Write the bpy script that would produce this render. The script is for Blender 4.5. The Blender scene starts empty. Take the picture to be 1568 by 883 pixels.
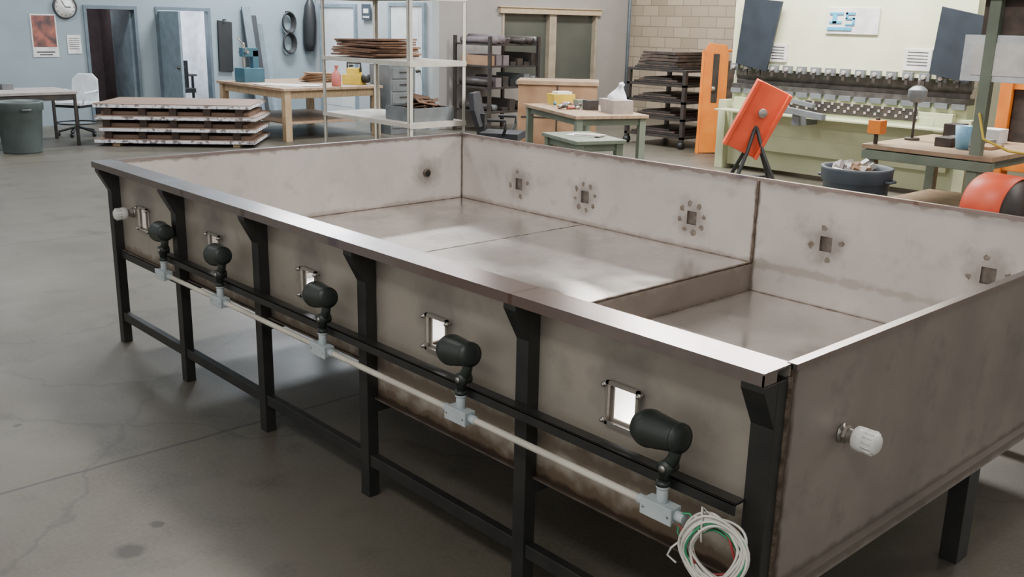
import bpy, bmesh, math, random
from mathutils import Vector, Matrix, Euler
random.seed(7)
sc=bpy.context.scene

# ------------------------------------------------------------ materials
def lin(c):
    return tuple(((x/255)/12.92 if x/255<=0.04045 else ((x/255+0.055)/1.055)**2.4) for x in c)+(1,)
MATS={}
def mat(name,col,rough=.5,metal=0,col2=None,scale=6,bump=0,emit=0,detail=4,lo=.35,hi=.65,stretch=None,trans=0,rvar=0):
    if name in MATS: return MATS[name]
    m=bpy.data.materials.new(name); m.use_nodes=True; nt=m.node_tree; N=nt.nodes; L=nt.links
    b=N['Principled BSDF']; b.inputs['Roughness'].default_value=rough; b.inputs['Metallic'].default_value=metal
    b.inputs['Base Color'].default_value=lin(col)
    if trans: b.inputs['Transmission Weight'].default_value=trans
    if emit:
        b.inputs['Emission Color'].default_value=lin(col); b.inputs['Emission Strength'].default_value=emit
    if col2 is None: col2=tuple(max(0,x*.88) for x in col)
    tc=N.new('ShaderNodeTexCoord'); mp=N.new('ShaderNodeMapping'); L.new(tc.outputs['Object'],mp.inputs[0])
    if stretch: mp.inputs['Scale'].default_value=stretch
    n=N.new('ShaderNodeTexNoise'); n.inputs['Scale'].default_value=scale; n.inputs['Detail'].default_value=detail
    L.new(mp.outputs[0],n.inputs['Vector'])
    mr=N.new('ShaderNodeMapRange'); mr.inputs[1].default_value=lo; mr.inputs[2].default_value=hi
    L.new(n.outputs[0],mr.inputs[0])
    mx=N.new('ShaderNodeMix'); mx.data_type='RGBA'; mx.inputs[6].default_value=lin(col); mx.inputs[7].default_value=lin(col2)
    L.new(mr.outputs[0],mx.inputs[0]); L.new(mx.outputs[2],b.inputs['Base Color'])
    if rvar:
        m2=N.new('ShaderNodeMapRange'); m2.inputs[3].default_value=rough; m2.inputs[4].default_value=rough+rvar
        L.new(mr.outputs[0],m2.inputs[0]); L.new(m2.outputs[0],b.inputs['Roughness'])
    if bump:
        bp=N.new('ShaderNodeBump'); bp.inputs['Strength'].default_value=bump; bp.inputs['Distance'].default_value=.01
        L.new(n.outputs[0],bp.inputs['Height']); L.new(bp.outputs[0],b.inputs['Normal'])
    m['mixnode']=mx.name
    MATS[name]=m; return m

def stainless(name,col,col2,rough,pts=(),r0=.05,r1=.13,stain=(105,98,90),metal=.75,lines=(),stretch=(1,1,1),amount=.6,rvar=.14,smudge=.45):
    """sheet metal with mottling + heat stains round points; lines=(axis,value,width,colour,amount) weld scale and painted reflection tint"""
    m=mat(name,col,rough,metal,col2,scale=2.2,detail=6,lo=.3,hi=.7,rvar=rvar,stretch=stretch)
    nt=m.node_tree; N=nt.nodes; L=nt.links; b=N['Principled BSDF']
    cur=N[m['mixnode']].outputs[2]
    tc=N.new('ShaderNodeTexCoord')
    ns=N.new('ShaderNodeTexNoise'); ns.inputs['Scale'].default_value=14; ns.inputs['Detail'].default_value=5; L.new(tc.outputs['Object'],ns.inputs['Vector'])
    def mth(op,a,bb):
        q=N.new('ShaderNodeMath'); q.operation=op
        for i,v in enumerate((a,bb)):
            if isinstance(v,(int,float)): q.inputs[i].default_value=v
            else: L.new(v,q.inputs[i])
        return q.outputs[0]
    jit=mth('MULTIPLY',mth('SUBTRACT',ns.outputs[0],.5),.16)
    def layer(cur,dist,a,bb,color,amt,j=1.0):
        d=mth('ADD',dist,mth('MULTIPLY',jit,j))
        mr=N.new('ShaderNodeMapRange'); mr.inputs[1].default_value=a; mr.inputs[2].default_value=bb; mr.inputs[3].default_value=amt; mr.inputs[4].default_value=0
        L.new(d,mr.inputs[0])
        mx=N.new('ShaderNodeMix'); mx.data_type='RGBA'; L.new(mr.outputs[0],mx.inputs[0]); L.new(cur,mx.inputs[6]); mx.inputs[7].default_value=lin(color)
        return mx.outputs[2]
    n5=N.new('ShaderNodeTexNoise'); n5.inputs['Scale'].default_value=5.5; n5.inputs['Detail'].default_value=7; n5.inputs['Roughness'].default_value=.65; L.new(tc.outputs['Object'],n5.inputs[0])
    mr=N.new('ShaderNodeMapRange'); mr.inputs[1].default_value=.54; mr.inputs[2].default_value=.72; mr.inputs[3].default_value=0; mr.inputs[4].default_value=smudge
    L.new(n5.outputs[0],mr.inputs[0])
    mx=N.new('ShaderNodeMix'); mx.data_type='RGBA'; L.new(mr.outputs[0],mx.inputs[0]); L.new(cur,mx.inputs[6]); mx.inputs[7].default_value=lin(tuple(c*.7 for c in col)); cur=mx.outputs[2]
    if pts:
        md=None
        for p in pts:
            v=N.new('ShaderNodeVectorMath'); v.operation='DISTANCE'; L.new(tc.outputs['Object'],v.inputs[0]); v.inputs[1].default_value=p
            md=v.outputs['Value'] if md is None else mth('MINIMUM',md,v.outputs['Value'])
        cur=layer(cur,md,r0,r1,stain,amount)
    if lines:
        sx=N.new('ShaderNodeSeparateXYZ'); L.new(tc.outputs['Object'],sx.inputs[0])
        for l in lines:
            ax,val,w,color,amt=l[:5]; j=l[5] if len(l)>5 else .25
            d=mth('ABSOLUTE',mth('SUBTRACT',sx.outputs[ax],val),0)
            cur=layer(cur,d,w*.4,w,color,amt,j)
    L.new(cur,b.inputs['Base Color'])
    return m

# ------------------------------------------------------------ mesh builder
class B:
    def __init__(s,name,loc=(0,0,0),rz=0):
        s.name=name; s.bm=bmesh.new(); s.mats=[]; s.loc=loc; s.rz=rz
    def mi(s,m):
        if m not in s.mats: s.mats.append(m)
        return s.mats.index(m)
    def faces(s,vs,fs,m,smooth=False):
        i=s.mi(m); bv=[s.bm.verts.new(v) for v in vs]
        for f in fs:
            try:
                fc=s.bm.faces.new([bv[k] for k in f]); fc.material_index=i; fc.smooth=smooth
            except ValueError: pass
    def box(s,x0,x1,y0,y1,z0,z1,m,rot=None,piv=None):
        vs=[Vector((x,y,z)) for x in (x0,x1) for y in (y0,y1) for z in (z0,z1)]
        if rot is not None:
            c=Vector(piv) if piv else Vector(((x0+x1)/2,(y0+y1)/2,(z0+z1)/2))
            R=Euler(rot).to_matrix(); vs=[c+R@(v-c) for v in vs]
        s.faces(vs,[(0,1,3,2),(4,6,7,5),(0,4,5,1),(2,3,7,6),(0,2,6,4),(1,5,7,3)],m)
    def prism(s,poly,h,m):
        n=len(poly); h=Vector(h); vs=[Vector(p) for p in poly]+[Vector(p)+h for p in poly]
        s.faces(vs,[tuple(range(n))[::-1],tuple(range(n,2*n))]+[(i,(i+1)%n,n+(i+1)%n,n+i) for i in range(n)],m)
    def lathe(s,prof,o,ax,m,seg=20,smooth=True):
        o=Vector(o); ax=Vector(ax).normalized()
        t=Vector((0,0,1)) if abs(ax.z)<.9 else Vector((1,0,0))
        a=ax.cross(t).normalized(); b=ax.cross(a)
        vs=[];fs=[]
        for d,r in prof:
            for k in range(seg):
                th=2*math.pi*k/seg; vs.append(o+ax*d+(a*math.cos(th)+b*math.sin(th))*max(r,1e-4))
        for i in range(len(prof)-1):
            for k in range(seg):
                k2=(k+1)%seg; fs.append((i*seg+k,i*seg+k2,(i+1)*seg+k2,(i+1)*seg+k))
        fs.append(tuple(range(seg))); fs.append(tuple(range((len(prof)-1)*seg,len(prof)*seg)))
        s.faces(vs,fs,m,smooth)
    def cyl(s,p0,p1,r,m,r2=None,seg=14):
        p0=Vector(p0);p1=Vector(p1); d=(p1-p0).length
        s.lathe([(0,r),(d,r if r2 is None else r2)],p0,p1-p0,m,seg)
    def tube(s,pts,r,m,seg=8,closed=False):
        pts=[Vector(p) for p in pts]; n=len(pts); vs=[];fs=[]; prev=None
        for i,p in enumerate(pts):
            t=(pts[(i+1)%n]-pts[i-1]) if closed else (pts[min(i+1,n-1)]-pts[max(i-1,0)])
            t.normalize()
            if prev is None:
                u=Vector((0,0,1)) if abs(t.z)<.9 else Vector((1,0,0)); prev=t.cross(u).normalized()
            a=(prev-t*prev.dot(t)).normalized(); prev=a; b=t.cross(a)
            for k in range(seg):
                th=2*math.pi*k/seg; vs.append(p+(a*math.cos(th)+b*math.sin(th))*r)
        for i in range(n if closed else n-1):
            j=(i+1)%n
            for k in range(seg):
                k2=(k+1)%seg; fs.append((i*seg+k,i*seg+k2,j*seg+k2,j*seg+k))
        if not closed: fs.append(tuple(range(seg))[::-1]); fs.append(tuple(range((n-1)*seg,n*seg)))
        s.faces(vs,fs,m,True)
    def done(s,bevel=0,parent=None):
        bmesh.ops.recalc_face_normals(s.bm,faces=s.bm.faces)
        me=bpy.data.meshes.new(s.name); s.bm.to_mesh(me); s.bm.free()
        for m in s.mats: me.materials.append(m)
        ob=bpy.data.objects.new(s.name,me); sc.collection.objects.link(ob)
        ob.location=s.loc; ob.rotation_euler=(0,0,s.rz)
        if bevel:
            md=ob.modifiers.new('bevel','BEVEL'); md.width=bevel; md.segments=2; md.limit_method='ANGLE'
        return ob

def plate(b,u0,u1,v0,v1,w0,w1,m,plane,holes=()):
    us=sorted({u0,u1}|{h[0]-h[2] for h in holes}|{h[0]+h[2] for h in holes})
    vs=sorted({v0,v1}|{h[1]-h[3] for h in holes}|{h[1]+h[3] for h in holes})
    for i in range(len(us)-1):
        for j in range(len(vs)-1):
            cu=(us[i]+us[i+1])/2; cv=(vs[j]+vs[j+1])/2
            if any(abs(cu-h[0])<h[2] and abs(cv-h[1])<h[3] for h in holes): continue
            if plane=='xz': b.box(us[i],us[i+1],w0,w1,vs[j],vs[j+1],m)
            else: b.box(w0,w1,us[i],us[i+1],vs[j],vs[j+1],m)

# ------------------------------------------------------------ dims
H=1.05; L_=4.33; W=2.527; ZS=.58; ZD=.42; RIM=.118; ST=-1.787
POSTS=[-4.30,-3.466,-2.63,-1.803,-.907,-.032]
FP=[-3.95,-3.11,-2.25,-1.39,-.52]; BP=[-3.71,-3.08,-2.22,-1.35,-.52]; PZ=.775

black=mat('black_painted_steel',(29,30,30),.42,.0,(39,39,37),scale=9)
s_in=stainless('stainless_interior',(203,197,193),(182,176,172),.36,[(x,W,PZ-.01) for x in BP]+[(-L_,2.2,.79)],.05,.14,(132,126,120),metal=.5,
   lines=[(0,ST,.022,(96,84,72),.8),(2,H,.03,(120,110,100),.6,.6),(2,ZS,.03,(150,140,130),.5,.5)],amount=.7)
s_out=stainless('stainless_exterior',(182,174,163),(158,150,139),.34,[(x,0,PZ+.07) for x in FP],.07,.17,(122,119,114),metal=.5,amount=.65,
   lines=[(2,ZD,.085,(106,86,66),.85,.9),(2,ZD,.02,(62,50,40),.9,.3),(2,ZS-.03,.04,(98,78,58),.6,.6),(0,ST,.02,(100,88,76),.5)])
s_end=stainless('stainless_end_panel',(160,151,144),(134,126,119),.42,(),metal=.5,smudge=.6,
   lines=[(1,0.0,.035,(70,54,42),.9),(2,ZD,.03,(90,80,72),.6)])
s_floor=stainless('stainless_floor',(206,200,194),(176,170,165),.10,(),metal=.88,rvar=.26,smudge=.55,
   lines=[(0,ST,.03,(115,102,88),.7),(0,-3.08,.012,(140,130,118),.5),(1,W,.03,(120,108,94),.6),(0,-L_,.03,(110,98,84),.6),(0,0,.03,(110,98,84),.6)])
s_rim=stainless('stainless_rim',(172,160,158),(146,134,132),.17,(),metal=.85,rvar=.1,lines=[(0,-1.02,.5,(136,116,110),.75,2.0),(0,ST-.1,.05,(96,98,114),.5),(0,-.9,.012,(110,80,60),.6),(0,-2.6,.03,(100,88,78),.5),(0,-3.2,.02,(96,84,74),.4)])  # broad brown band paints the dull stretch between rim reflections into the colour
weld=mat('weld_bead',(104,92,80),.55,.4,(70,58,48),scale=40,bump=.6)
burn=mat('weld_burn_mark',(132,122,112),.5,.3,(100,90,80),scale=60)
white_pvc=mat('white_pvc',(240,240,236),.35)
steel=mat('brushed_steel',(180,175,168),.3,.8)
grey_pvc=mat('grey_conduit_plastic',(182,193,196),.45,0,(168,178,182),scale=12)
conduit_m=mat('painted_conduit',(208,204,190),.4,.0)
lampgreen=mat('dark_green_lamp_shell',(42,49,45),.42,0,(31,37,34),scale=8)
hose=mat('black_rubber',(34,36,38),.5)

# ------------------------------------------------------------ tank
t=B('stainless_steel_tank')
T=.004
fh=[(x,PZ,.045,.05) for x in FP]
plate(t,-L_,ST,ZS-.03,H,-T,0,s_out,'xz',[h for h in fh if h[0]<ST])
plate(t,ST,0,ZD,H,-T,0,s_out,'xz',[h for h in fh if h[0]>ST])
plate(t,-L_,ST,ZS,H-.001,0,T*.5,s_in,'xz',[h for h in fh if h[0]<ST])
plate(t,ST,0,ZD,H-.001,0,T*.5,s_in,'xz',[h for h in fh if h[0]>ST])
bh=[(x,PZ-.015,.035,.04) for x in BP]
plate(t,-L_,ST,ZS-.03,H,W,W+T,s_in,'xz',[h for h in bh if h[0]<ST])
plate(t,ST,0,ZD,H,W,W+T,s_in,'xz',[h for h in bh if h[0]>ST])
plate(t,0,W,ZS-.03,H,-L_-T,-L_,s_in,'yz')
plate(t,0,W,ZD,H,0,T,s_end,'yz')
plate(t,0,W,ZD,H-.001,-T*.5,0,s_in,'yz')
t.box(-L_,ST,0,W,ZS-.008,ZS,s_floor); t.box(ST,0,0,W,ZD-.008,ZD,s_floor)
t.box(ST-.004,ST,0,W,ZD,ZS,s_in)
backing=mat('port_backing_plate',(128,120,112),.4,.3,(96,88,82),scale=20)  # added backing that hides the bright view through the open rear ports
for x in BP: t.box(x-.06,x+.06,W+.015,W+.02,PZ-.08,PZ+.05,backing)
t.box(-.012,.016,0,W+.016,H-.012,H+.004,s_rim)
t.box(-L_-.016,.016,W-.008,W+.016,H-.012,H+.004,s_rim)
t.box(-L_-.016,-L_+.006,0,W+.016,H-.012,H+.004,s_rim)
t.box(-L_-.03,0,-RIM,.008,H-.003,H+.002,s_rim)
t.box(-L_-.03,0,-RIM,-RIM+.004,H-.032,H-.003,s_rim)
t.box(-L_-.03,-L_-.026,-RIM,.0,H-.032,H-.003,s_rim)
t.box(-.004,0,-RIM,-.06,H-.032,H-.003,s_rim)
t.box(-L_,ST,-.02,0,ZS-.036,ZS-.03,s_end); t.box(ST,.02,-.02,0,ZD-.006,ZD,s_end)
t.box(0,.028,-.02,W+.02,ZD-.01,ZD+.004,s_end)
t.box(.024,.028,-.02,W+.02,ZD-.03,ZD-.01,s_end)
def bead(p,q,r=.005):
    p=Vector(p);q=Vector(q);n=max(4,int((q-p).length/.03))
    t.tube([p.lerp(q,i/n)+Vector([random.uniform(-1,1)*.0012 for _ in range(3)]) for i in range(n+1)],r,weld,6)
bead((ST,W-.002,ZS),(ST,W-.002,H),.008); bead((-L_+.002,W-.002,ZS),(-L_+.002,W-.002,H),.007)
bead((0.002,-.004,ZD),(0.002,-.004,H-.03),.008); bead((-.003,W-.003,ZD),(-.003,W-.003,H),.006)
bead((-L_,W-.002,ZS),(ST,W-.002,ZS),.004); bead((ST,W-.002,ZD),(0,W-.002,ZD),.004)
bead((ST,0,ZS),(ST,W,ZS),.005); bead((ST,0,ZD),(ST,W,ZD),.004)
bead((-L_+.002,0,ZS),(-L_+.002,W,ZS),.004); bead((-3.08,0,ZS),(-3.08,W,ZS),.0025)
bead((ST,0,ZD),(ST,0,ZS),.004)
for i,x in enumerate(BP):
    rr=.085
    for k in range(8):
        if i not in (1,2) and k%2: continue
        a=k*math.pi/4+.2
        px=x+rr*math.cos(a)*1.05; pz=PZ-.015+rr*math.sin(a)
        q=.014+.006*random.random()
        pts=[(px+q*random.uniform(.6,1.3)*math.cos(u),W-.0006,pz+q*random.uniform(.6,1.3)*math.sin(u)) for u in [j*math.pi/5 for j in range(10)]]
        t.prism(pts,(0,.0006,0),burn)
for x in FP:
    y0,y1=-.022,-.012; a=.062; h=.068; w=.010
    t.box(x-a,x+a,y0,y1,PZ+h-w,PZ+h,steel); t.box(x-a,x+a,y0,y1,PZ-h,PZ-h+w,steel)
    t.box(x-a,x-a+w,y0,y1,PZ-h,PZ+h,steel); t.box(x+a-w,x+a,y0,y1,PZ-h,PZ+h,steel)
    for sx in (-1,1):
        for sz in (-1,1):
            t.cyl((x+sx*(a+.004),-.034,PZ+sz*(h-.012)),(x+sx*(a+.004),0,PZ+sz*(h-.012)),.005,steel,seg=8)
            t.cyl((x+sx*(a+.004),-.028,PZ+sz*(h-.012)),(x+sx*(a+.004),-.02,PZ+sz*(h-.012)),.009,steel,seg=6)
t.cyl((-L_+.001,2.2,.79),(-L_+.012,2.2,.79),.03,weld,seg=16)
dk=mat('dark_hole',(20,18,16),.8)
t.cyl((-L_+.011,2.2,.79),(-L_+.013,2.2,.79),.022,dk,seg=16)
t.done()

# ------------------------------------------------------------ frame
fr=B('steel_support_frame')
for i,x in enumerate(POSTS):
    w=.028 if i<5 else .034
    fr.box(x-w,x+w,-.055,-.005,0,H-.034,black)
    fr.prism([(x-w,-.055,H-.034),(x-w,-.114,H-.034),(x-w,-.114,H-.05),(x-w,-.055,H-.16)],(2*w,0,0),black)
    zb=ZS-.04 if x<ST-.03 else ZD-.012
    fr.box(x-w,x+w,-.005,W+.05,zb-.05,zb,black)
    fr.box(x-w,x+w,W+.022,W+.072,0,H-.2,black)
    fr.box(x-.035,x+.03,1.26,1.35,0,zb-.05,black)
    for k in range(len(POSTS)-1) if i==0 else []:
        xa,xb=POSTS[k]+.027,POSTS[k+1]-.027
        fr.box(xa,xb,-.048,-.014,.135,.185,black)
        fr.box(xa,xb,W+.03,W+.06,.135,.185,black)
fr.box(-3.56,-.06,-.10,-.056,.672,.680,black); fr.box(-3.56,-.06,-.10,-.094,.645,.680,black)
fr.box(-L_,-3.5,-.03,-.005,ZS-.075,ZS-.038,black)
fr.done(.002)

# ------------------------------------------------------------ conduit
cx=[-3.45,-2.84,-1.97,-1.12,-.27]; CY=-.127; CZ=.592
c=B('electrical_conduit')
c.tube([(-3.5+i*.4,CY,CZ) for i in range(9)]+[(-.27,CY,CZ)],.0115,conduit_m,10)
for x in cx:
    c.box(x-.05,x+.05,CY-.021,CY+.021,CZ-.021,CZ+.021,grey_pvc)
    c.box(x-.053,x+.053,CY-.027,CY-.02,CZ-.024,CZ+.024,grey_pvc)
    for sx in(-1,1):
        c.cyl((x+sx*.05,CY,CZ),(x+sx*.078,CY,CZ),.015,grey_pvc)
        c.cyl((x+sx*.042,CY-.03,CZ),(x+sx*.042,CY-.02,CZ),.004,steel,seg=8)
    c.cyl((x,CY,CZ+.02),(x,CY,CZ+.062),.016,grey_pvc)
    c.cyl((x,CY,CZ+.062),(x,CY,CZ+.07),.019,grey_pvc)
c.done(.003)

# ------------------------------------------------------------ spotlights (bullet body on swivel elbow)
for i,x in enumerate(cx):
    s=B('landscape_spotlight',loc=(x,CY,CZ+.07))
    s.cyl((0,0,0),(0,0,.03),.014,lampgreen)
    s.cyl((0,0,.0),(0,0,.012),.02,lampgreen)
    s.tube([(0,0,.02),(.002,0,.045),(.014,0,.065),(.028,0,.085),(.034,0,.105),(.02,0,.13)],.018,lampgreen,12)
    s.cyl((.012,-.023,.058),(.012,.023,.058),.021,lampgreen,seg=16)
    s.cyl((.012,-.027,.058),(.012,-.022,.058),.01,steel,seg=10)
    ax=Vector((-1,.16,-.13-.03*(i%2))).normalized()
    o=Vector((.052,-.0,.150))
    s.lathe([(0,.0),(.0,.026),(.003,.034),(.01,.038),(.03,.041),(.06,.045),(.09,.049),(.115,.051),(.12,.053),(.13,.053),(.145,.05),(.162,.042),(.175,.03),(.182,.014),(.183,.0)],o,ax,lampgreen,28)
    s.lathe([(.004,.041),(.012,.042)],o,ax,lampgreen,28)
    s.done()

# ------------------------------------------------------------ pvc caps
def cap(loc,ax):
    b=B('pvc_pipe_cap',loc=loc); ax=Vector(ax)
    b.lathe([(0,.028),(.004,.028),(.005,.02),(.05,.02)],(0,0,0),ax,steel,18)
    b.lathe([(.012,.026),(.022,.026)],(0,0,0),ax,steel,6,False)
    b.lathe([(.04,.03),(.045,.034),(.07,.034),(.071,.032),(.098,.031),(.106,.024),(.107,.0)],(0,0,0),ax,white_pvc,26)
    for k in range(14):
        a=2*math.pi*k/14
        t1=Vector((0,0,1)); t2=ax.cross(t1)
        p=(t1*math.cos(a)+t2*math.sin(a))*.0315
        b.cyl(ax*.072+p,ax*.098+p,.0025,white_pvc,seg=6)
    b.done()
cap((.005,.285,.79),(1,0,0)); cap((-4.1,-.005,.79),(0,-1,0))

# ------------------------------------------------------------ wire coil
wc=B('wire_coil',loc=(-.085,-.14,.55))
ww=mat('white_wire',(228,226,216),.4); wg=mat('green_wire',(60,160,115),.4); wr=mat('red_wire',(170,60,66),.4)
for k in range(18):
    m=ww if k not in (3,7,12) else wg; m=wr if k==9 else m
    R=.082+random.uniform(-.014,.016)-(.01 if m is not ww else 0); ox,oz=random.uniform(-.016,.012),random.uniform(-.014,.01); oy=random.uniform(-.018,.018)+(.012 if m is not ww else 0)
    if m is wg: oz-=.012
    ph=random.random()*6
    wc.tube([(ox+R*math.cos(a)*.88+.006*math.sin(3*a+ph),oy+.01*math.sin(2*a+ph)+.02*math.cos(a),oz+R*math.sin(a)*1.05+.005*math.sin(2*a-ph)) for a in [2*math.pi*j/40 for j in range(40)]],.0036,m,6,True)
wc.tube([(-.06,0,.05),(-.085,.005,.07),(-.11,.01,.06),(-.12,.012,.045)],.003,wg,6)
wc.tube([(-.07,0,.03),(-.09,.005,.0),(-.12,.01,.02),(-.12,.012,.045)],.0025,wr,6)
wc.tube([(-.07,0,.04),(-.1,.0,-.02),(-.125,.01,.0),(-.115,.012,.045)],.0025,wg,6)
wc.tube([(-.02,-.02,-.08),(.03,-.03,-.085),(.09,-.03,-.06),(.16,-.04,-.055),(.2,-.045,-.062)],.003,ww,6)
wc.tube([(.0,-.02,-.085),(.05,-.02,-.09),(.1,-.01,-.08),(.13,0,-.09)],.003,ww,6)
wc.tube([(-.05,-.02,.09),(-.02,-.028,.03),(-.03,-.02,.12),(.0,-.01,.1)],.004,ww,6)
wc.tube([(-.09,-.02,.0),(-.115,-.025,-.03),(-.13,-.02,-.06),(-.1,-.02,-.07)],.003,ww,6)
wc.done()

# ------------------------------------------------------------ floor
fm=mat('concrete_floor',(94,90,80),.38,0,(75,71,62),scale=.9,detail=8,bump=.05,rvar=.15)
nt=fm.node_tree;N=nt.nodes;L=nt.links;b=N['Principled BSDF']
cur=N[fm['mixnode']].outputs[2]
tc=N.new('ShaderNodeTexCoord')
def addlayer(fac,color):
    global cur
    mx=N.new('ShaderNodeMix'); mx.data_type='RGBA'; L.new(fac,mx.inputs[0]); L.new(cur,mx.inputs[6]); mx.inputs[7].default_value=lin(color); cur=mx.outputs[2]
def M(op,a,bb=0):
    q=N.new('ShaderNodeMath'); q.operation=op
    for i,v in enumerate((a,bb)):
        if isinstance(v,(int,float)): q.inputs[i].default_value=v
        else: L.new(v,q.inputs[i])
    return q.outputs[0]
def MR(x,a,bb,c0,c1):
    q=N.new('ShaderNodeMapRange'); L.new(x,q.inputs[0])
    for i,v in enumerate((a,bb,c0,c1)): q.inputs[i+1].default_value=v
    return q.outputs[0]
n2=N.new('ShaderNodeTexNoise'); n2.inputs['Scale'].default_value=4; n2.inputs['Detail'].default_value=8; L.new(tc.outputs['Object'],n2.inputs[0])
addlayer(MR(n2.outputs[0],.54,.72,0,.6),(52,49,42))
n3=N.new('ShaderNodeTexNoise'); n3.inputs['Scale'].default_value=60; n3.inputs['Detail'].default_value=3; L.new(tc.outputs['Object'],n3.inputs[0])
addlayer(MR(n3.outputs[0],.35,.7,0,.35),(108,104,93))
sx=N.new('ShaderNodeSeparateXYZ'); L.new(tc.outputs['Object'],sx.inputs[0])
wob=M('MULTIPLY',M('SUBTRACT',n2.outputs[0],.5),.03)
for v in (-2.74,-7.3,-11.9,3.4):
    addlayer(MR(M('ABSOLUTE',M('SUBTRACT',M('ADD',sx.outputs[0],wob),v)),.003,.014,.8,0),(36,34,30))
for v in (-4.6,8.0,):
    addlayer(MR(M('ABSOLUTE',M('SUBTRACT',M('ADD',sx.outputs[1],wob),v)),.002,.01,.7,0),(36,34,30))
vo=N.new('ShaderNodeTexVoronoi'); vo.feature='DISTANCE_TO_EDGE'; vo.inputs['Scale'].default_value=.3
wp=N.new('ShaderNodeVectorMath'); wp.operation='ADD'; n4=N.new('ShaderNodeTexNoise'); n4.inputs['Scale'].default_value=3; n4.inputs['Detail'].default_value=6
L.new(tc.outputs['Object'],n4.inputs[0]); sc4=N.new('ShaderNodeVectorMath'); sc4.operation='SCALE'; sc4.inputs[3].default_value=.35; L.new(n4.outputs['Color'],sc4.inputs[0])
L.new(tc.outputs['Object'],wp.inputs[0]); L.new(sc4.outputs[0],wp.inputs[1]); L.new(wp.outputs[0],vo.inputs['Vector'])
addlayer(MR(vo.outputs['Distance'],.0,.005,.4,0),(44,42,38))
for p,r in (((-1.98,-.93,0),.075),((-2.1,-.78,0),.03),((-3.4,-.9,0),.02)):
    v=N.new('ShaderNodeVectorMath'); v.operation='DISTANCE'; L.new(tc.outputs['Object'],v.inputs[0]); v.inputs[1].default_value=p
    addlayer(MR(M('ADD',v.outputs['Value'],M('MULTIPLY',wob,7)),r*.6,r,.8,0),(34,31,26))
L.new(cur,b.inputs['Base Color'])
g=B('floor'); g.box(-22,8,-8,20,-.1,0,fm); g.done()

# ------------------------------------------------------------ walls
blue=mat('painted_wall_blue_grey',(132,146,153),.7,0,(124,138,145),scale=1.5)
pale=mat('painted_wall_pale',(162,168,172),.7,0,(152,158,162),scale=1.5)
beige=mat('painted_wall_beige',(150,146,142),.7,0,(142,138,134),scale=1.5)
bm_=bpy.data.materials.new('concrete_block'); bm_.use_nodes=True; N2=bm_.node_tree.nodes; L2=bm_.node_tree.links
br=N2.new('ShaderNodeTexBrick'); br.inputs['Color1'].default_value=lin((168,154,136)); br.inputs['Color2'].default_value=lin((148,135,117)); br.inputs['Mortar'].default_value=lin((122,112,98))
br.inputs['Scale'].default_value=1; br.inputs['Brick Width'].default_value=.4; br.inputs['Row Height'].default_value=.2; br.inputs['Mortar Size'].default_value=.008
t2=N2.new('ShaderNodeTexCoord'); mp=N2.new('ShaderNodeMapping'); mp.inputs['Rotation'].default_value=(math.pi/2,0,0)
L2.new(t2.outputs['Object'],mp.inputs[0]); L2.new(mp.outputs[0],br.inputs[0]); L2.new(br.outputs[0],N2['Principled BSDF'].inputs['Base Color']); N2['Principled BSDF'].inputs['Roughness'].default_value=.85
bb=N2.new('ShaderNodeBump'); bb.inputs['Strength'].default_value=.3; L2.new(br.outputs['Fac'],bb.inputs['Height']); bb.invert=True; L2.new(bb.outputs[0],N2['Principled BSDF'].inputs['Normal'])
WX=-16.1; CZL=4.7
w=B('wall_left'); plate(w,-8,8.45,0,CZL,WX-.15,WX,blue,'yz',[(4.5,.98,.45,.98),(5.79,.98,.51,.98)]); w.done()
w=B('wall_office'); w.box(WX,-12.3,8.45,8.6,0,CZL,pale); w.done()
w=B('wall_window'); plate(w,8.6,13.55,0,CZL,-12.45,-12.3,beige,'yz',[(11.28,1.39,1.25,.68)]); w.done()
w=B('wall_back'); w.box(-12.45,8,13.55,13.75,0,CZL,bm_); w.done()
w=B('ceiling'); w.box(-16.3,8,-3.5,13.75,CZL,CZL+.1,mat('ceiling_paint',(158,155,150),.8)); 
for k in range(9): w.box(-16.2,8,-3+k*2,-2.9+k*2,CZL-.2,CZL,mat('ceiling_beam',(120,117,112),.7))
w.done()
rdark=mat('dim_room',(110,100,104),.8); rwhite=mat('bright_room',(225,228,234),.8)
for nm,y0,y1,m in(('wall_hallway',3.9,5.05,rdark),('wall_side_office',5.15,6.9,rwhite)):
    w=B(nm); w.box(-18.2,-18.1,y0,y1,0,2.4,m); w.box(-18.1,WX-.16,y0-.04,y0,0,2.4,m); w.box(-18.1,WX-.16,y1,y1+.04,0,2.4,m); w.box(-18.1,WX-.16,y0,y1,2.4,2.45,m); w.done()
dfr=mat('door_frame_blue',(92,106,116),.5); dblue=mat('door_blue',(122,138,148),.5); dwhite=mat('door_white',(206,209,209),.5,0,(194,198,200))
knob=mat('door_hardware',(90,88,80),.3,.8)
for i,(y0,y1) in enumerate(((4.1,4.9),(5.33,6.25))):
    d=B('door_%d'%(i+1))
    d.box(WX-.14,WX+.03,y0-.05,y0,0,1.96,dfr); d.box(WX-.14,WX+.03,y1,y1+.05,0,1.96,dfr); d.box(WX-.14,WX+.03,y0,y1,1.9,1.96,dfr)
    if i==1:
        d.box(WX+.03,WX+.82,5.33,5.37,.01,1.89,dblue); d.cyl((WX+.75,5.29,.95),(WX+.75,5.41,.95),.025,knob)
    else:
        d.box(WX-.95,WX-.1,4.86,4.9,.01,1.89,dblue)
    d.done()
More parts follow.
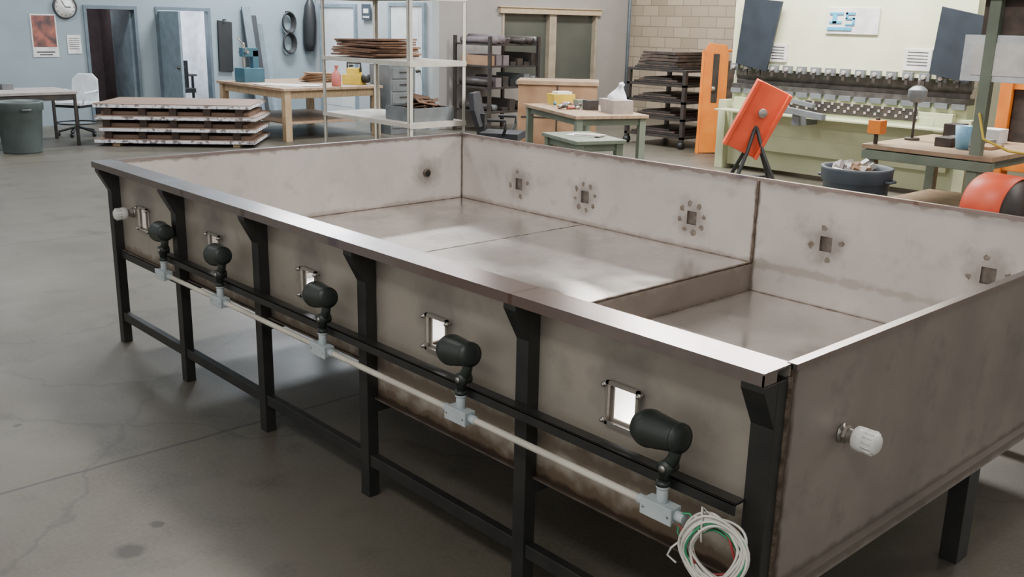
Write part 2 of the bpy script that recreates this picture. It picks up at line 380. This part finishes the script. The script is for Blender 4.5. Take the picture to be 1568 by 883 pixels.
for i,(x0,x1,z) in enumerate(((-15.75,-14.6,2.03),(-13.45,-12.52,2.06))):
    d=B('door_%d'%(i+3)); y=8.448
    d.box(x0,x1,y-.03,y,0,z,dwhite); f=.06
    d.box(x0-f,x0,y-.05,y,0,z+f,dblue); d.box(x1,x1+f,y-.05,y,0,z+f,dblue); d.box(x0,x1,y-.05,y,z,z+f,dblue)
    d.lathe([(0,.02),(.04,.02),(.05,.035),(.08,.03),(.09,.0)],(x1-.08,y-.03,.98),(0,-1,0),knob,14)
    d.box(x0+.12,x1-.12,y-.034,y-.03,.2,.85,dwhite); d.box(x0+.12,x1-.12,y-.034,y-.03,1.1,z-.15,dwhite)
    d.done()
b=B('desk_with_chair',loc=(-17.3,5.9,0))
b.box(-.3,.3,-.4,.5,.7,.74,rdark); b.box(-.28,-.24,-.38,-.34,0,.7,hose); b.box(.24,.28,.4,.44,0,.7,hose); b.box(-.1,.0,-.3,.0,.74,1.1,hose); b.box(.3,.65,-.1,.3,.42,.5,hose); b.box(.3,.36,-.1,.3,.5,1.0,hose); b.cyl((.48,.1,0),(.48,.1,.45),.03,hose); b.box(-.2,.1,.1,.4,.74,.86,hose); b.done()
wood=mat('light_wood_trim',(188,170,142),.5,0,(170,152,124),scale=8,stretch=(1,1,6)); glass=mat('dark_window_glass',(72,76,72),.12,0,(90,92,84),scale=1)
wfr=mat('window_frame_beige',(164,152,132),.5)
stock=mat('sheet_stock',(110,122,130),.5,.2)
wi=B('window_1'); X=-12.3
wi.box(X-.1,X-.08,10.03,12.53,.71,2.0,glass)
for y0,y1 in((10.03,10.08),(11.22,11.4),(12.48,12.53)): wi.box(X-.12,X+.02,y0,y1,.71,2.05,wfr)
wi.box(X-.12,X+.02,10.03,12.53,.71,.77,wfr); wi.box(X-.02,X+.06,9.95,12.61,1.98,2.08,wood); wi.box(X-.02,X+.08,9.92,12.64,2.08,2.1,wood)
wi.done(.004)

# wall-hung flat things
pp=mat('paper_white',(216,214,212),.6); pr=mat('poster_picture',(70,54,54),.6,0,(150,88,74),scale=7); pk=mat('poster_caption',(60,60,66),.6)
b=B('wall_clock',loc=(WX,3.76,1.92)); ck=mat('clock_rim',(50,52,56),.4); cw=mat('clock_face',(224,225,221),.5)
b.lathe([(0,.19),(.04,.19),(.05,.17),(.035,.165)],(0,0,0),(1,0,0),ck,28); b.cyl((.03,0,0),(.037,0,0),.165,cw,seg=28)
b.box(.038,.042,-.006,.006,0,.12,ck,rot=(.5,0,0),piv=(.04,0,0)); b.box(.038,.042,-.008,.008,0,.09,ck,rot=(-1.6,0,0),piv=(.04,0,0))
for k in range(12):
    a=k*math.pi/6; b.cyl((.036,.14*math.cos(a),.14*math.sin(a)),(.039,.14*math.cos(a),.14*math.sin(a)),.009,ck,seg=6)
b.done()
b=B('wall_poster',loc=(WX,3.4,1.46)); b.box(0,.012,-.2,.2,-.34,.34,pp); b.box(.012,.015,-.18,.18,-.18,.32,pr); b.box(.012,.015,-.14,.14,-.27,-.25,pk); b.box(.012,.015,-.1,.1,-.31,-.295,pk); b.done()
b=B('wall_notice',loc=(WX,3.86,1.32)); b.box(0,.01,-.11,.11,-.15,.15,pp); 
for k in range(6): b.box(.01,.012,-.08,.08,.1-k*.035,.108-k*.035,ck)
b.done()
b=B('hanging_black_mat',loc=(WX,6.55,1.3)); b.prism([(0,-.14,-.45),(0,.13,-.47),(0,.15,.42),(0,-.12,.45)],(.05,0,0),hose); b.cyl((0,0,.46),(.1,0,.46),.015,knob); b.done()
b=B('hanging_hose_coil',loc=(WX,7.85,1.55))
for k in range(5): 
    for zc in (.18,-.2): b.tube([(.05+k*.02,(.1+.01*k)*math.cos(a),zc+(.16+.008*k)*math.sin(a)) for a in [j*math.pi/8 for j in range(16)]],.018,hose,6,True)
b.cyl((0,0,.38),(.16,0,.38),.015,knob); b.done()
b=B('leaning_steel_sheets',loc=(WX+.02,7.2,0),rz=0)
for k in range(4): b.prism([(.45-k*.06,-.3+k*.12,.0),(.5-k*.06,-.3+k*.12,.0),(.06,-.3+k*.12,2.0-k*.15),(.02,-.3+k*.12,2.0-k*.15)],(0,.16,0),[stock,ck,stock,dblue][k])
b.done()
b=B('hanging_black_jacket',loc=(-15.95,8.38,1.75)); b.lathe([(-.55,.09),(-.4,.12),(0,.13),(.3,.1),(.42,.05),(.46,.01)],(0,-.1,0),(.08,0,1),hose,12); b.cyl((0,-.1,.42),(0,.06,.45),.012,knob); b.done()
b=B('wall_sign',loc=(-14.2,8.418,1.95)); b.box(-.14,.14,-.012,0,-.14,.14,mat('sign_dark',(60,68,76),.5)); b.box(-.08,.08,-.015,-.012,-.02,.06,pp); b.box(-.1,.1,-.015,-.012,-.1,-.07,pp); b.done()
b=B('wall_conduit',loc=(-12.27,13.45,0)); b.tube([(0,0,0),(0,0,2),(0,0,4.6)],.03,stock,8); b.done()

# ------------------------------------------------------------ generic table
def table(name,loc,rz,w,d,h,top,leg,th=.04,lw=.06,shelf=None,apron=.08,edge=None):
    b=B(name,loc=loc,rz=rz)
    b.box(-w/2,w/2,-d/2,d/2,h-th,h,top)
    for sx in(-1,1):
        for sy in(-1,1):
            x=sx*(w/2-lw*.8); y=sy*(d/2-lw*.8); b.box(x-lw/2,x+lw/2,y-lw/2,y+lw/2,0,h-th,leg)
    for sy in(-1,1): b.box(-w/2+lw,w/2-lw,sy*(d/2-lw*.8)-.012,sy*(d/2-lw*.8)+.012,h-th-apron,h-th,leg)
    for sx in(-1,1): b.box(sx*(w/2-lw*.8)-.012,sx*(w/2-lw*.8)+.012,-d/2+lw,d/2-lw,h-th-apron,h-th,leg)
    if shelf: b.box(-w/2+lw,w/2-lw,-d/2+lw,d/2-lw,shelf,shelf+.025,top)
    return b
plywood=mat('plywood_top',(158,134,110),.5,0,(132,108,86),scale=5,stretch=(1,5,1)); lumber=mat('lumber',(174,152,120),.6,0,(150,127,97),scale=6,stretch=(6,6,1))
greym=mat('grey_metal',(118,123,126),.45,.2); darkm=mat('dark_metal',(50,48,48),.5,.3,(70,62,57),scale=7)
lam=mat('grey_laminate',(168,160,157),.45); greenm=mat('machine_green_paint',(110,120,106),.5,0,(96,106,92),scale=5)

table('office_table',(-13.85,1.6,0),0,1.0,2.6,.76,lam,darkm,lw=.04).done(.004)
b=B('desk_box',loc=(-14.1,1.9,.762)); b.box(-.12,.12,-.16,.16,0,.3,pp); b.box(.12,.125,-.1,.1,.05,.2,greym); b.box(-.1,.1,.2,.35,0,.08,greym); b.done(.01)
table('wooden_workbench',(-13.15,6.35,0),0,2.2,1.8,.8,plywood,lumber,lw=.11,apron=.12,shelf=.25).done(.004)
rnd=random.Random(3)
def bin_(name,loc,r,h,m,rim=True):
    b=B(name,loc=loc)
    b.lathe([(0,r*.8),(.02,r*.82),(h*.82,r*.95),(h*.84,r*1.02),(h*.97,r*1.03),(h,r*1.05),(h,r*.95),(h*.9,r*.92),(h*.3,r*.84),(h*.3,0)],(0,0,0),(0,0,1),m,28)
    for sx in(-1,1): b.tube([(sx*r*1.02,-.06,h*.86),(sx*r*1.14,-.05,h*.86),(sx*r*1.14,.05,h*.86),(sx*r*1.02,.06,h*.86)],.012,m,8)
    return b
can=mat('grey_green_plastic',(82,94,93),.5); binm=mat('slate_plastic',(72,80,90),.5)
bin_('trash_can',(-13.0,2.0,0),.3,.68,can).done()
ch=B('swivel_chair',loc=(-14.5,3.25,0),rz=.6); wp_=mat('white_plastic_seat',(208,214,218),.4)
for k in range(5):
    a=k*2*math.pi/5; ch.tube([(0,0,.14),(.28*math.cos(a),.28*math.sin(a),.07)],.018,hose,8); ch.cyl((.28*math.cos(a),.28*math.sin(a)-.015,.03),(.28*math.cos(a),.28*math.sin(a)+.015,.03),.03,hose)
ch.tube([(.3*math.cos(a),.3*math.sin(a),.2) for a in [j*math.pi/10 for j in range(20)]],.012,hose,6,True)
ch.cyl((0,0,.1),(0,0,.44),.03,hose)
ch.box(-.22,.22,-.2,.2,.44,.48,hose); ch.box(-.24,.24,-.22,.22,.48,.52,wp_)
ch.prism([(-.24,.22,.5),(.24,.22,.5),(.22,.26,.85),(.12,.28,.93),(-.12,.28,.93),(-.22,.26,.85)],(0,.03,0),wp_)
for sx in(-1,1): ch.tube([(sx*.24,-.15,.5),(sx*.28,-.14,.66),(sx*.28,.15,.68),(sx*.24,.22,.66)],.018,wp_,8)
ch.done(.008)

st=B('stacked_panels',loc=(-12.9,4.28,0),rz=math.atan2(.78,.63)); pb=mat('brown_panel',(140,116,100),.6,0,(118,96,82),scale=3,stretch=(1,6,1)); pbk=mat('brown_panel_edge',(74,60,53),.7)
foam=mat('white_foam_edge',(226,226,232),.7,0,(120,114,116),scale=16,lo=.5,hi=.6)
st.box(-.9,-.8,-.6,.6,0,.05,lumber); st.box(.8,.9,-.6,.6,0,.05,lumber); z=.05
for k in range(4):
    dx,dy=rnd.uniform(-.03,.06),rnd.uniform(-.05,.0)
    wd=1.13-.03*(k%2)
    st.box(-wd+dx,wd+dx,-.62+dy,.58+dy,z,z+.045,foam)
    st.box(-wd+.0+dx,wd+dx,-.62+dy,.58+dy,z+.045,z+.056,pb)
    z+=.056
    if k<3:
        for q in range(5):
            x=-1+q*.46+rnd.uniform(-.04,.04); st.box(x,x+.1,-.55+dy,.5+dy,z,z+.11,pbk)
        st.box(-wd+.08,wd-.1,-.52,.5,z,z+.05,pb)
        z+=.11
st.done(.003)

teal=mat('teal_machine_paint',(54,98,116),.45)
b=B('arbor_press',loc=(-13.75,5.8,.8))
b.box(-.12,.12,-.16,.16,0,.05,teal); b.box(-.06,.06,.04,.14,.05,.5,teal); b.box(-.06,.06,-.14,.14,.4,.54,teal); b.cyl((0,-.09,.16),(0,-.09,.62),.025,steel); b.cyl((-.16,-.09,.47),(.16,-.09,.47),.02,steel)
b.box(-.17,.17,-.18,.18,.0,.22,teal)
b.tube([(.14,-.09,.47),(.18,-.2,.62),(.18,-.28,.7)],.012,steel); b.done(.01)
b=B('paper_sheets',loc=(-12.7,5.9,.801),rz=.3); b.box(-.35,.35,-.2,.2,0,.006,pp); b.box(-.1,.5,-.1,.3,.006,.01,pp,rot=(0,0,.4)); b.box(-.5,-.2,-.3,.05,.006,.01,pp,rot=(0,0,-.3)); b.done()
b=B('red_spray_bottle',loc=(-12.25,6.5,.8)); redm=mat('faded_red_plastic',(180,98,88),.5)
b.lathe([(0,.07),(.01,.075),(.17,.075),(.22,.04),(.26,.02),(.28,.02)],(0,0,0),(0,0,1),redm,16); b.box(-.02,.05,-.015,.015,.28,.32,redm); b.done()
b=B('yellow_power_tool',loc=(-12.5,7.0,.8),rz=.5); yel=mat('tool_yellow',(206,178,62),.5)
b.box(-.16,.16,-.12,.12,0,.16,yel); b.box(-.1,.1,-.08,.08,.16,.26,yel); b.tube([(-.12,0,.2),(-.12,0,.34),(.12,0,.34),(.12,0,.2)],.02,hose); b.lathe([(0,.07),(.1,.07),(.12,.03)],(.16,0,.1),(1,0,0),hose); b.done(.015)
b=B('grey_tool_cabinet',loc=(-12.35,7.65,.0),rz=0); 
b.box(-.3,.3,-.25,.25,0,1.12,greym)
for k in range(5): b.box(.3,.312,-.22,.22,.1+k*.2,.27+k*.2,greym); b.box(.312,.33,-.08,.08,.2+k*.2,.215+k*.2,darkm)
b.box(-.25,.25,-.2,.2,1.12,1.17,darkm); b.done(.005)
b=B('cardboard_scraps',loc=(-13.3,6.85,.8),rz=.3); card=mat('cardboard',(150,118,90),.7,0,(128,98,72),scale=4)
for k in range(6): b.box(-.3+.02*k,.25,-.2,.2-.02*k,k*.025+.01,k*.025+.026,card,rot=(0,.03,k*.2)); 
b.done()

# ------------------------------------------------------------ shelving unit
sh=B('metal_shelving_unit',loc=(0,0,0)); shm=mat('beige_shelf_paint',(188,184,175),.45,0,(174,170,160),scale=6)
x0,x1,y0,y1=-9.98,-8.1,4.85,5.7
for x in(x0,x1):
    for y in(y0,y1):
        sx=1 if x==x0 else -1; sy=1 if y==y0 else -1
        sh.box(min(x,x+sx*.05),max(x,x+sx*.05),min(y,y+sy*.005),max(y,y+sy*.005),0,2.75,shm)
        sh.box(min(x,x+sx*.005),max(x,x+sx*.005),min(y,y+sy*.05),max(y,y+sy*.05),0,2.75,shm)
for z in(.66,1.37,2.12):
    sh.box(x0,x1,y0,y1,z-.035,z,shm); 
    for x in (x0,x1): sh.box(x-.008,x+.008,y0,y1,z-.06,z,shm)
    for y in (y0,y1): sh.box(x0,x1,y-.008,y+.008,z-.05,z,shm)
sh.done()
b=B('cardboard_stack',loc=(-9.4,5.28,1.372),rz=.0); cs=mat('kraft_sheets',(126,94,74),.7,0,(92,66,52),scale=6)
for k in range(8): b.box(-.42+rnd.uniform(-.04,.04),.46+rnd.uniform(-.04,.04),-.34+rnd.uniform(-.05,.03),.32+rnd.uniform(-.03,.05),.015+k*.027,k*.027+.036,cs,rot=(rnd.uniform(-.02,.02),rnd.uniform(-.02,.02),rnd.uniform(-.08,.08)))
b.done()
b=B('parts_bin',loc=(-8.5,5.3,.662)); 
b.box(-.28,.28,-.3,.3,0,.02,greym)
for sx in(-1,1): b.box(sx*.28-.01,sx*.28+.01,-.3,.3,0,.16,greym)
for sy in(-1,1): b.box(-.28,.28,sy*.3-.01,sy*.3+.01,0,.16,greym)
for k in range(22): b.box(rnd.uniform(-.2,.1),rnd.uniform(.12,.22),rnd.uniform(-.2,0),rnd.uniform(.05,.2),.07+k*.008,.08+k*.008,darkm if k%3 else cs,rot=(rnd.uniform(-.3,.3),rnd.uniform(-.3,.3),rnd.uniform(-2,2)))
b.done()

b=B('dark_parts_rack',loc=(-11.6,9.3,0),rz=.0)
for x in(-.45,.45):
    for y in(-.55,.55): b.box(x-.025,x+.025,y-.025,y+.025,0,1.6,darkm)
for z in(.35,.75,1.1,1.45):
    b.box(-.45,.45,-.55,.55,z,z+.03,darkm)
    for k in range(7):
        y=-.48+k*.16; m=[darkm,greym,hose,darkm,rdark,card][rnd.randrange(6)]; q=.04+.05*rnd.random()
        if rnd.random()<.6: b.cyl((-.35,y,z+.03+q),(.42+rnd.uniform(-.2,.1),y+rnd.uniform(-.05,.05),z+.03+q),q,m,seg=10)
        else: b.box(-.3,.42,y-.06,y+.06,z+.03,z+.08+.16*rnd.random(),m)
b.done()
b=B('storage_crate',loc=(-8.75,7.95,0),rz=.75); 
b.box(-.55,.55,-.3,.3,.05,1.04,card); b.box(-.57,.57,-.32,.32,1.0,1.06,plywood); b.box(-.5,.5,-.31,-.3,.55,.57,darkm); b.box(-.01,.01,-.31,-.3,.1,1.0,darkm)
for x in(-.5,.45): b.box(x,x+.06,-.28,.28,0,.05,lumber)
b.done(.006)
table('wooden_assembly_table',(-7.35,7.0,0),-.4,1.75,.95,.8,plywood,greenm,lw=.08).done(.004)
table('small_green_table',(-6.25,5.85,0),-.35,.9,.6,.64,greenm,greenm,lw=.08,shelf=.2).done(.004)
b=B('yellow_parts_bin',loc=(-7.98,7.25,.8),rz=-.4); 
b.prism([(-.12,-.15,0),(.12,-.15,0),(.14,-.17,.14),(-.14,-.17,.14)],(0,.3,0),yel); b.box(-.1,.1,-.1,.1,.13,.17,pp); b.done()
b=B('grey_tub',loc=(-6.8,7.0,.8),rz=-.4); b.prism([(-.18,-.12,0),(.18,-.12,0),(.21,-.14,.16),(-.21,-.14,.16)],(0,.26,0),lam)
bag=mat('white_plastic_bag',(222,222,228),.5,0,(200,200,210),scale=20,bump=.8)
b.lathe([(0,.1),(.05,.13),(.1,.1),(.17,.05),(.21,.03),(.24,.04),(.27,.0)],(0,0,.12),(.35,.1,1),bag,7); b.done()
b=B('hand_tools',loc=(-7.45,6.9,.8),rz=-.4); 
for k in range(18):
    x,y=rnd.uniform(-.35,.15),rnd.uniform(-.25,.2); a=rnd.uniform(1,3); l=rnd.uniform(.05,.11); m=[darkm,redm,steel,teal,greym][k%5]
    b.cyl((x,y,.02+.02*(k%2)),(x+l*math.cos(a),y+l*math.sin(a),.03+.02*(k%2)),.02,m,seg=8)
b.box(.1,.25,.1,.25,0,.12,darkm); b.box(-.2,-.05,.1,.25,0,.1,greenm)
b.done()
b=B('paper_note',loc=(-6.25,5.9,.641),rz=.3); b.box(-.2,.15,-.12,.14,0,.008,pp); b.box(-.1,.2,-.1,.1,.008,.02,lam); b.done()
oc=B('office_chair',loc=(-7.75,6.0,0),rz=2.2); fab=mat('black_fabric',(38,40,46),.8)
for k in range(5):
    a=k*2*math.pi/5; oc.tube([(0,0,.1),(.28*math.cos(a),.28*math.sin(a),.07)],.02,hose,8); oc.cyl((.28*math.cos(a),.28*math.sin(a)-.015,.03),(.28*math.cos(a),.28*math.sin(a)+.015,.03),.03,hose)
oc.cyl((0,0,.08),(0,0,.45),.03,hose); oc.box(-.25,.25,-.24,.24,.45,.54,fab)
oc.prism([(-.2,.24,.6),(.2,.24,.6),(.23,.3,.8),(.18,.33,1.0),(-.18,.33,1.0),(-.23,.3,.8)],(0,.06,0),fab); oc.box(-.03,.03,.22,.32,.48,.75,hose)
for sx in(-1,1): oc.tube([(sx*.22,-.05,.5),(sx*.31,-.1,.6),(sx*.31,-.1,.7),(sx*.31,.12,.7)],.02,hose,8)
oc.done(.02)
b=B('steel_shelf_cart',loc=(-8.65,10.5,0),rz=0); rust=mat('rusty_stock',(90,76,68),.7,.2,(60,53,49),scale=8)
for x in(-.55,.55):
    for y in(-.5,.5): b.box(x-.03,x+.03,y-.03,y+.03,.12,1.15,darkm); b.cyl((x-.03,y,.06),(x+.03,y,.06),.06,hose)
for z in(.15,.42,.68,.93,1.15):
    b.box(-.58,.58,-.53,.53,z,z+.035,darkm)
    for k in range(3): b.box(-.5+k*.1,.45-.1*k,-.45,.4,z+.04+k*.03,z+.065+k*.03,rust if k%2 else darkm)
for k in range(5): b.box(-.5+k*.03,.35,-.4,.4,1.2+k*.05,1.24+k*.05,rust,rot=(0,0,rnd.uniform(-.15,.15)))
b.done()

org=mat('safety_orange',(234,136,40),.5,0,(218,116,32),scale=4); red=mat('orange_red_paint',(222,88,52),.45,0,(204,72,42),scale=4)
b=B('orange_machine_guard',loc=(-7.55,10.0,0),rz=.75)
b.prism([(-.22,0,.0),(.18,0,.02),(.17,0,1.45),(.13,0,1.58),(-.12,0,1.6),(-.17,0,1.5)],(0,.1,0),org)
b.box(-.05,.04,-.01,.0,.75,1.45,darkm); b.box(-.22,-.18,-.03,.0,0,1.5,org); b.box(.12,.28,.02,.3,0,1.35,rust)
b.cyl((.1,.05,1.5),(.45,.05,1.5),.02,org); b.cyl((-.05,-.02,.95),(.0,-.02,.95),.04,steel); b.done(.006)

# ------------------------------------------------------------ press brake
pbm=mat('overexposed_machine_paint',(212,213,182),.45,0,(202,203,172),scale=2); pbg=mat('pale_green_machine_paint',(182,187,154),.45,0,(170,176,142),scale=2); pbd=mat('press_brake_tooling',(112,110,106),.4,.4,(84,82,78),scale=10); scr=mat('dark_guard_glass',(44,50,58),.3)  # cream is the machine paint lightened to imitate overexposure of the upper body
b=B('press_brake',loc=(0,8.9,0)); XA,XB=-6.55,-3.45
b.box(XA,XB,.12,.3,.05,1.05,pbg)
b.box(XA+.1,XB-.1,.02,.12,.3,.95,pbg)
b.box(XA,XB,.05,.35,1.32,3.0,pbm)
b.box(XA,XB,.0,.4,2.6,3.3,pbm)
for x in(XA-.12,XB): b.box(x,x+.12,.3,1.9,0,3.2,pbm); b.box(x,x+.12,-.0,.3,0,.9,pbg)
b.box(XA,XB,.1,.3,1.05,1.12,pbd); b.box(XA+.02,XB-.02,.17,.22,1.12,1.17,pbd)
b.box(XA,XB,.17,.23,1.22,1.32,pbd); b.prism([(XA,.18,1.22),(XA,.22,1.22),(XA,.2,1.17)],(XB-XA,0,0),pbd)
n=16
for k in range(n):
    x=XA+.08+k*(XB-XA-.16)/(n-1)
    b.box(x-.06,x+.06,.0,.06,1.29,1.38,greym); b.cyl((x,-.03,1.335),(x,.0,1.335),.026,lam,seg=10); b.box(x-.02,x+.02,-.02,.0,1.24,1.31,darkm)
    b.box(x-.075,x+.075,.07,.12,1.0,1.06,greym)
b.box(XA+.85,XB-.5,.005,.018,.84,.98,darkm)
for k in range(40):
    x=XA+.92+k*.043; z=.87+.04*(k%3); b.box(x,x+.03,-.002,.006,z,z+.03,lam)
b.box(XA+.0,XB,-.25,.0,.78,.8,pbg)
b.box(XA+.3,XB-.3,.015,.02,.5,.9,pbg)
b.prism([(-6.42,-.05,1.38),(-5.95,-.05,1.30),(-5.8,-.05,2.15),(-6.35,-.05,2.2)],(0,.03,0),scr)
b.prism([(-3.85,-.05,1.38),(-3.4,-.05,1.30),(-3.3,-.05,2.0),(-3.8,-.05,2.1)],(0,.03,0),scr)
b.box(-5.22,-4.55,.03,.05,1.78,2.08,pp); lg=mat('logo_blue',(70,160,200),.5)
b.box(-5.18,-5.02,.02,.03,1.9,1.93,lg); b.box(-5.18,-5.0,.02,.03,2.0,2.03,lg); b.box(-5.14,-5.08,.02,.03,1.9,2.0,lg); b.box(-4.97,-4.85,.02,.03,2.0,2.03,lg);b.box(-4.97,-4.94,.02,.03,1.95,2.03,lg);b.box(-4.97,-4.85,.02,.03,1.945,1.97,lg);b.box(-4.88,-4.85,.02,.03,1.89,1.97,lg);b.box(-4.97,-4.85,.02,.03,1.88,1.9,lg)
b.box(-5.2,-4.88,.02,.03,1.82,1.86,lg)
b.box(-5.98,-5.72,.03,.05,1.42,1.64,pp); b.box(-4.2,-3.88,.03,.05,1.4,1.64,pp)
for k in range(5): b.box(-5.94,-5.76,.025,.03,1.6-k*.035,1.607-k*.035,ck); b.box(-4.16,-3.92,.025,.03,1.6-k*.035,1.607-k*.035,ck)
b.box(-5.6,-4.8,-.45,-.38,.83,.9,greym,rot=(0,.06,-.25)); b.box(-5.3,-5.2,-.4,.1,.7,.84,greym)
b.box(-5.9,-5.2,-.12,-.05,.95,1.0,greym,rot=(0,.15,0))
b.done(.004)
b=B('orange_tilting_work_stand',loc=(-5.0,7.3,0),rz=.75)
b.box(-.19,.19,-.03,.03,.47,1.25,red,rot=(0.1,.42,0)); b.box(-.21,-.17,-.1,.03,.47,1.25,red,rot=(0.1,.42,0),piv=(0,0,.86)); b.box(.17,.21,-.1,.03,.47,1.25,red,rot=(.1,.42,0),piv=(0,0,.86))
b.cyl((.05,-.05,.93),(.05,-.09,.93),.05,steel,seg=16)
for x,y in((-.28,-.25),(.3,-.25),(-.28,.3),(.3,.3)): b.tube([(x,y,0),(x*.3,y*.3,.5),(0,0,.8)],.022,hose,8)
b.tube([(-.2,-.18,.2),(.2,-.18,.2)],.014,hose,8); b.tube([(-.2,.2,.2),(.2,.2,.2)],.014,hose,8)
b.done(.006)
b=bin_('scrap_bin',(-2.97,5.83,0),.29,.7,binm)
for k in range(34):
    a=rnd.uniform(0,6.28); r=rnd.uniform(0,.2); x,y=r*math.cos(a),r*math.sin(a); q=rnd.uniform(.03,.09)
    b.box(x-q,x+q,y-.02,y+.02,.66,.68+rnd.uniform(.0,.06),[lam,pp,steel,card][k%4],rot=(rnd.uniform(-.7,.7),rnd.uniform(-.7,.7),rnd.uniform(0,3)))
b.done()
b=table('green_work_station',(-2.6,6.95,0),0,1.15,1.4,.85,plywood,greenm,lw=.09,shelf=.3)
b.box(.37,.46,-.68,-.6,0,2.6,greenm); b.box(-.57,.57,-.7,-.62,.72,.8,greenm)
b.box(-.5,1.4,-.7,-.1,2.12,2.18,shm); b.box(-.5,1.4,-.72,-.68,2.1,2.2,greenm)
b.box(.2,.95,-.66,-.3,1.45,1.82,wp_); b.box(.28,.85,-.67,-.66,1.5,1.76,pp); b.box(.3,.9,-.6,-.3,1.82,2.1,rust)
b.tube([(.42,-.7,1.2),(.5,-.75,1.0),(.7,-.72,.92),(.85,-.6,.9)],.012,yel,6)
b.cyl((-.5,-.6,.85),(-.5,-.6,1.08),.02,darkm); b.box(-.56,-.44,-.66,-.54,.94,1.06,org)
b.box(-.2,.2,.0,.3,.85,.9,greym); b.box(-.1,.05,-.3,-.1,.85,.93,darkm); b.box(.1,.35,-.2,.1,.85,.88,card); b.box(-.3,-.15,.3,.5,.85,1.0,darkm); b.box(.0,.2,.35,.55,.85,.98,pp)
# pole-mounted silver oiler on the station
ox,oy=-.45,0.0
b.cyl((ox,oy,.85),(ox,oy,.87),.07,darkm); b.cyl((ox,oy,.87),(ox,oy,1.21),.012,darkm); b.lathe([(0,.02),(.02,.07),(.06,.085),(.12,.085),(.15,.05),(.16,.02)],(ox,oy,1.19),(0,0,1),greym,18); b.cyl((ox,oy,1.35),(ox,oy,1.41),.012,steel)
b.done(.004)
b=B('blue_cup',loc=(-2.45,6.65,.852)); bl=mat('blue_plastic',(120,172,204),.4); b.lathe([(0,.055),(.2,.075),(.2,.065),(.02,.05),(.02,0)],(0,0,0),(0,0,1),bl,18); b.done()
b=B('orange_machine_hood',loc=(-1.74,5.8,0),rz=-.25)
b.lathe([(-.17,.0),(-.17,.25),(-.14,.27),(.18,.27),(.18,.258),(-.12,.25)],(0,0,.52),(1,0,.0),red,36)
b.lathe([(-.11,.0),(-.11,.25),(.17,.256)],(0,0,.52),(1,0,0),darkm,36)
b.cyl((-.2,0,.52),(.14,0,.52),.03,darkm)
b.tube([(-.2,-.3,0),(-.2,0,.52),(-.2,.3,0)],.022,hose,8)
b.box(-.16,.16,-.2,.2,0,.27,darkm); b.done()
b=B('orange_equipment_rack',loc=(-2.3,8.3,0)); 
for x in(-.45,.45): b.box(x-.06,x+.06,-.1,.1,0,1.45,org)
b.box(-.45,.45,-.08,.08,.5,.6,org); b.box(-.45,.45,-.08,.08,1.3,1.42,org); b.box(-.38,.38,-.05,.3,.6,1.3,rust); b.done(.005)

# ------------------------------------------------------------ lights
def area(name,loc,sx,sy,e,col=(1,1,1),rot=(0,0,0)):
    l=bpy.data.lights.new(name,'AREA'); l.shape='RECTANGLE'; l.size=sx; l.size_y=sy; l.energy=e; l.color=col
    o=bpy.data.objects.new(name,l); sc.collection.objects.link(o); o.location=loc; o.rotation_euler=rot
area('front_fill_light',(-1.6,1.8,4.4),3.6,.5,270,(1,.965,.93))
area('front_fill_light',(-6.5,1.0,4.4),.5,3.0,170,(1,.98,.96))
area('front_fill_light',(-4.8,7.4,4.4),4,.7,800,(1,.98,.93))
area('front_fill_light',(-10,5.5,4.4),.6,4,300,(.98,.98,1))
area('front_fill_light',(-14.2,7.2,4.4),1.0,1.6,440,(.88,.94,1))
area('front_fill_light',(-13.8,1,4.4),.6,4,240,(.94,.97,1))
area('front_fill_light',(-10,11.3,4.4),.6,3,300,(1,.97,.93))
area('front_fill_light',(1.5,7,4.4),3,.6,260,(1,.95,.9))
area('front_fill_light',(.5,-3.2,4.4),5,.8,150,(1,.97,.92))  # added fill from the camera side to brighten the tank's outer panels
area('office_light',(-17.1,6.0,2.3),.8,1.0,70,(.9,.95,1))
area('hallway_light',(-17.2,4.4,2.3),.5,.5,8,(1,.95,.95))
wd=bpy.data.worlds.new('World'); sc.world=wd; wd.use_nodes=True
bg=wd.node_tree.nodes['Background']; bg.inputs[0].default_value=(1,.98,.95,1); bg.inputs[1].default_value=.85

# ------------------------------------------------------------ camera
yaw,pitch,roll,f=.8252,.268,.0214,1825.492
fw=Vector((-math.sin(yaw)*math.cos(pitch),math.cos(yaw)*math.cos(pitch),-math.sin(pitch)))
rt=Vector((math.cos(yaw),math.sin(yaw),0)); up=rt.cross(fw)
r2=rt*math.cos(roll)+up*math.sin(roll); u2=-rt*math.sin(roll)+up*math.cos(roll)
cd=bpy.data.cameras.new('camera'); cam=bpy.data.objects.new('camera',cd); sc.collection.objects.link(cam)
mw=Matrix((( r2.x,u2.x,-fw.x,1.1946),(r2.y,u2.y,-fw.y,-2.0447),(r2.z,u2.z,-fw.z,1.8503),(0,0,0,1)))
cam.matrix_world=mw; cd.sensor_width=36; cd.lens=f/1920*36; cd.clip_start=.05
sc.camera=cam
